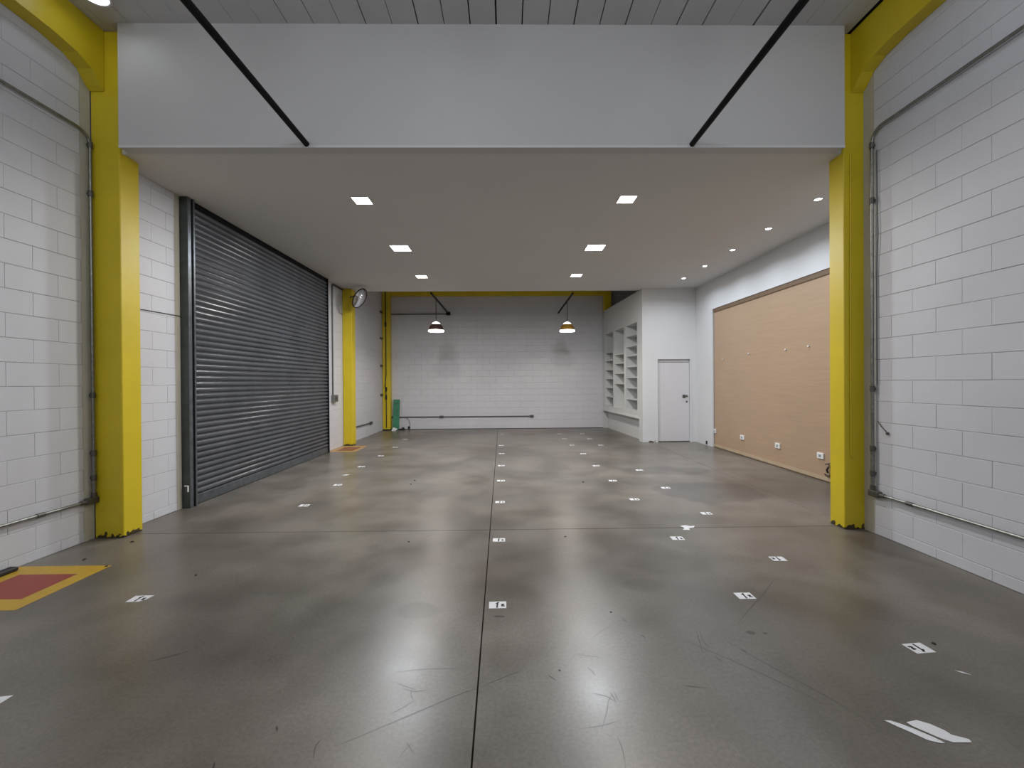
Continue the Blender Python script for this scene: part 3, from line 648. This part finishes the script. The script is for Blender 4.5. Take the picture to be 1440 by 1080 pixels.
# ---- paper tags on the floor
def tag_mesh(fold=0):
    w, d = 0.058, 0.042
    mb = MB()
    if fold == 1:   # one corner lifted
        vs = [(-w,-d,.0006),(w-.03,-d,.0006),(w,-d+.03,.0007),(w+.012,d,.0009),(-w,d,.0006)]
    else: vs = [(-w,-d,.0006),(w,-d,.0006),(w,d,.0008),(-w,d,.0006)]
    n = len(vs); mb.add(vs + [(v[0], v[1], v[2]+.0007) for v in vs], [tuple(range(n))[::-1], tuple(range(n, 2*n))] + [(i, (i+1) % n, n+(i+1) % n, n+i) for i in range(n)])
    me = mb.mesh('tag_sheet'); me.materials.append(M['paper']); return me
def mark_mesh():
    # hand drawn figures: a tall stroke and a small hooked one
    mb = MB(); z0, z1 = .0013, .0019
    def stroke(pts, wd):
        for (a, b) in zip(pts[:-1], pts[1:]):
            a, b = Vector((*a, 0)), Vector((*b, 0)); d = (b-a).normalized(); nn = Vector((-d.y, d.x, 0))*wd/2
            q4 = [a-nn-d*wd*.3, b-nn+d*wd*.3, b+nn+d*wd*.3, a+nn-d*wd*.3]
            mb.add([(p.x, p.y, z0) for p in q4] + [(p.x, p.y, z1) for p in q4], [(3,2,1,0),(4,5,6,7),(0,1,5,4),(1,2,6,5),(2,3,7,6),(3,0,4,7)])
    stroke([(-.004, -.032), (-.001, .020), (.004, .030)], .012); stroke([(-.012, .014), (-.001, .026)], .008)
    stroke([(.026, .004), (.040, .006), (.028, -.014), (.044, -.016)], .012)
    me = mb.mesh('ink_mark'); me.materials.append(M['ink']); return me
TM, TF, IM = tag_mesh(), tag_mesh(1), mark_mesh()
ordn = ['nearest the camera', 'second from the camera', 'third from the camera', 'fourth from the camera', 'fifth from the camera', 'sixth from the camera', 'seventh from the camera', 'farthest']
def paper(x, y, rot, label, fold=False, ink=True, group='paper tags stuck on the floor'):
    r = empty('paper_tag', (x, y, 0), label, 'paper tag', group, rot=(0, 0, rot))
    for me, nm in ((TF if fold else TM, 'tag_sheet'), (IM, 'ink_mark')):
        if nm == 'ink_mark' and not ink: continue
        o = bpy.data.objects.new(nm, me); COL.objects.link(o); o.parent = r
rows = [('in the central joint row', [(-0.072, 2.795), (-0.085, 3.95), (-0.095, 5.20), (-0.10, 6.33), (-0.11, 7.47), (-0.12, 8.73), (-0.14, 9.85), (-0.14, 11.95)]),
        ('in the left row', [(-2.46, 1.985), (-2.585, 2.94), (-2.50, 5.14), (-2.505, 6.165), (-2.62, 7.50), (-2.605, 8.60), (-2.61, 9.73), (-2.70, 11.06)]),
        ('in the inner right row', [(1.645, 2.87), (1.615, 3.94), (1.61, 5.26), (1.59, 6.26), (1.58, 7.38), (1.575, 8.63), (1.53, 9.81), (1.51, 11.95)]),
        ('in the outer right row', [(2.285, 2.285), (2.265, 3.46), (2.245, 4.67), (2.22, 5.81), (2.225, 6.99), (2.205, 9.77), (2.16, 10.88), (2.16, 11.94)])]
for rn, pts in rows:
    for i, (x, y) in enumerate(pts):
        rot = random.uniform(-.05, .05); fold = False
        if rn.startswith('in the outer') and i == 0: rot = math.pi + 0.10
        if rn.startswith('in the outer') and i == 1: rot = math.pi - 0.02
        if rn.startswith('in the left') and i < 2: fold = True; rot = 0.02 if i else 0.15
        if rn.startswith('in the central'): rot *= .3
        paper(x, y, rot, 'white paper tag with black marks %s, %s' % (rn, ordn[i]), fold)
paper(1.51, 10.93, 0.02, 'small white paper tag far off in the inner right row, last but one')
# torn pieces
def torn(name, vs, label, z=.001, marks=None):
    n = len(vs); r = MB().add([(a, b, z) for a, b in vs] + [(a, b, z+.0012) for a, b in vs], [tuple(range(n))[::-1], tuple(range(n, 2*n))] + [(i, (i+1) % n, n+(i+1) % n, n+i) for i in range(n)]).build(name, M['paper'])
    tag(r, label, 'paper tag')
torn('paper_tag', [(1.648, 1.802), (1.675, 1.768), (1.700, 1.742), (1.737, 1.698), (1.775, 1.684), (1.793, 1.684), (1.775, 1.712), (1.731, 1.757), (1.705, 1.780), (1.672, 1.800)], 'torn white paper scrap nearest the camera on the right', .001)
torn('paper_tag', [(1.735, 1.790), (1.742, 1.768), (1.80, 1.705), (1.83, 1.686), (1.905, 1.684), (1.91, 1.700), (1.862, 1.722), (1.855, 1.745), (1.828, 1.778), (1.79, 1.800)], 'torn white paper piece beside the nearest scrap on the right', .001)
torn('paper_tag', [(1.76, 4.16), (1.80, 4.21), (1.78, 4.27), (1.84, 4.29), (1.88, 4.26), (1.93, 4.27), (1.90, 4.22), (1.84, 4.20), (1.83, 4.15)], 'crumpled white paper scrap on the cross joint on the right', .001)
torn('paper_tag', [(-2.70, 6.80), (-2.62, 6.80), (-2.585, 6.87), (-2.65, 6.86)], 'tiny white paper fragment in the left row before the shutter end', .001)
torn('paper_tag', [(2.29, 2.105), (2.32, 2.092), (2.34, 2.07), (2.31, 2.085)], 'thin pale sliver of tape on the floor near the right corner', .001)

# ---- small debris and scuffs
for i, (x, y, s) in enumerate(((-3.585, 4.01, .018), (-3.637, 3.61, .022), (-3.316, 3.47, .016), (-2.449, 3.29, .014), (-0.934, 3.93, .012), (0.555, 4.01, .014), (1.128, 6.19, .02), (-1.423, 6.39, .02), (-1.426, 6.16, .02), (2.41, 2.323, .014), (0.264, 2.151, .006), (0.665, 2.688, .008))):
    pv = [(math.cos(a)*s*random.uniform(.5, 1.1), math.sin(a)*s*random.uniform(.5, 1.1)) for a in [k*math.pi/3 for k in range(6)]]
    n = 6; o = MB().add([(x+a, y+b, .0004) for a, b in pv] + [(x+a*.6, y+b*.6, s*.45) for a, b in pv], [tuple(range(n))[::-1], tuple(range(n, 2*n))] + [(i2, (i2+1) % n, n+(i2+1) % n, n+i2) for i2 in range(n)]).build('debris', M['debris'])
    lb = ('dark crumb beside the foot of the near left yellow column', 'dark crumb behind the near red floor square', 'dark crumb at the far corner of the near red floor square', 'dark crumb on the left floor between floor square and paper tags',
          'tiny dark crumb just before the cross joint left of centre', 'tiny dark crumb just before the cross joint right of centre', 'dark crumb beyond the cross joint right of centre', 'dark crumb beyond the cross joint on the left, farther one',
          'dark crumb beyond the cross joint on the left, nearer one', 'dark crumb beside the upside-down paper tag on the right', 'tiny dark crumb near the camera right of the central joint', 'tiny dark crumb between the two floor reflections')[i]
    tag(o, lb, 'debris', 'crumbs on the floor')
def ribbon(pts, wd, mat, name, parent, taper=True, h=.0005):
    pts = [Vector((*p, 0)) for p in pts]; vs = []; n = len(pts)
    for i, p in enumerate(pts):
        d = (pts[min(i+1, n-1)] - pts[max(i-1, 0)]).normalized(); nn = Vector((-d.y, d.x, 0))
        t = i/(n-1); ww = wd/2*(math.sin(math.pi*min(max(t, .06), .94)) if taper else 1)
        vs += [p+nn*ww + Vector((0, 0, h)), p-nn*ww + Vector((0, 0, h))]
    return MB().add(vs, [(2*i, 2*i+1, 2*i+3, 2*i+2) for i in range(n-1)]).build(name, mat, parent)
def bez(p, n=12):
    # smooth chain through points
    out = []
    for i in range(len(p)-1):
        p0, p1, p2, p3 = [Vector(q2) for q2 in (p[max(i-1, 0)], p[i], p[i+1], p[min(i+2, len(p)-1)])]
        for k in range(n):
            t = k/n; out.append(tuple(0.5*((2*p1) + (p2-p0)*t + (2*p0-5*p1+4*p2-p3)*t*t + (3*p1-p0-3*p2+p3)*t**3)))
    out.append(tuple(p[-1])); return out
near_slab = slabs[1]; left_slab = slabs[0]
ribbon(bez([(2.0, 3.10), (1.80, 2.90), (1.662, 2.776), (1.42, 2.55)]), .013, M['scuff'], 'scuff_mark', near_slab)
for L2, wd, sb in (([(-0.72, 1.72), (-0.649, 1.759), (-0.409, 1.899), (-0.226, 2.003), (-.16, 2.03)], .007, left_slab), ([(-.13, 2.05), (0.072, 2.16)], .004, near_slab),
                   ([(-0.59, 2.155), (-0.43, 2.177), (-0.207, 2.177)], .005, left_slab), ([(-0.564, 2.082), (-0.50, 2.05), (-0.454, 2.032)], .005, left_slab), ([(-0.54, 1.88), (-0.49, 1.92), (-0.446, 1.963)], .006, left_slab),
                   ([(-0.43, 1.735), (-0.41, 1.71), (-0.382, 1.674)], .006, left_slab), ([(0.362, 2.278), (0.44, 2.26), (0.5, 2.246)], .004, near_slab), ([(0.409, 2.174), (0.43, 2.14), (0.443, 2.105)], .008, near_slab),
                   ([(0.391, 1.766), (0.44, 1.87), (0.468, 1.943), (0.5, 1.987)], .005, near_slab), ([(0.303, 1.786), (0.40, 1.80), (0.50, 1.83)], .004, near_slab), ([(0.855, 2.035), (0.91, 2.02), (0.968, 2.01)], .006, near_slab),
                   ([(1.128, 2.49), (1.10, 2.38), (1.063, 2.262)], .004, near_slab), ([(1.153, 2.49), (1.13, 2.42), (1.122, 2.354), (1.14, 2.30)], .004, near_slab), ([(0.473, 2.402), (0.55, 2.48), (0.632, 2.539)], .004, near_slab),
                   ([(1.0, 2.4), (1.25, 2.15), (1.5, 1.85)], .004, near_slab), ([(0.487, 2.0), (0.495, 1.965), (0.5, 1.93)], .008, near_slab), ([(0.505, 2.0), (0.51, 1.965), (0.512, 1.94)], .006, near_slab)):
    ribbon(bez(L2, 5), wd, M['scratch'], 'scratch', sb)
for L2, wd, sb in (([(-1.95, 2.27), (-1.87, 2.31), (-1.80, 2.35)], .012, left_slab), ([(-1.17, 1.66), (-1.15, 1.62)], .008, left_slab), ([(-.78, 1.66), (-.80, 1.72), (-.79, 1.76)], .007, left_slab),
                   ([(-.48, 2.05), (-.47, 2.0), (-.45, 1.96)], .005, left_slab), ([(-.52, 2.04), (-.46, 2.02), (-.40, 2.03)], .006, left_slab), ([(-.44, 1.66), (-.425, 1.70), (-.40, 1.735)], .004, left_slab),
                   ([(-1.02, 1.83), (-1.0, 1.80)], .010, left_slab), ([(-.80, 4.05), (-.72, 4.13)], .006, left_slab), ([(.20, 2.12), (.235, 2.08)], .010, near_slab), ([(-.10, 2.66), (-.02, 2.655)], .022, near_slab),
                   ([(1.12, 2.24), (1.14, 2.20)], .008, near_slab), ([(.72, 2.62), (.74, 2.57)], .008, near_slab), ([(1.25, 2.38), (1.35, 2.2), (1.5, 1.95), (1.62, 1.72)], .004, near_slab), ([(1.3, 2.3), (1.31, 2.27)], .01, near_slab),
                   ([(.40, 1.99), (.46, 1.97), (.50, 1.93)], .006, near_slab), ([(.45, 1.60), (.46, 1.68), (.455, 1.75)], .006, near_slab), ([(.78, 2.45), (.80, 2.41)], .009, near_slab)):
    ribbon(bez(L2, 5), wd, M['scratch'], 'scratch', sb)
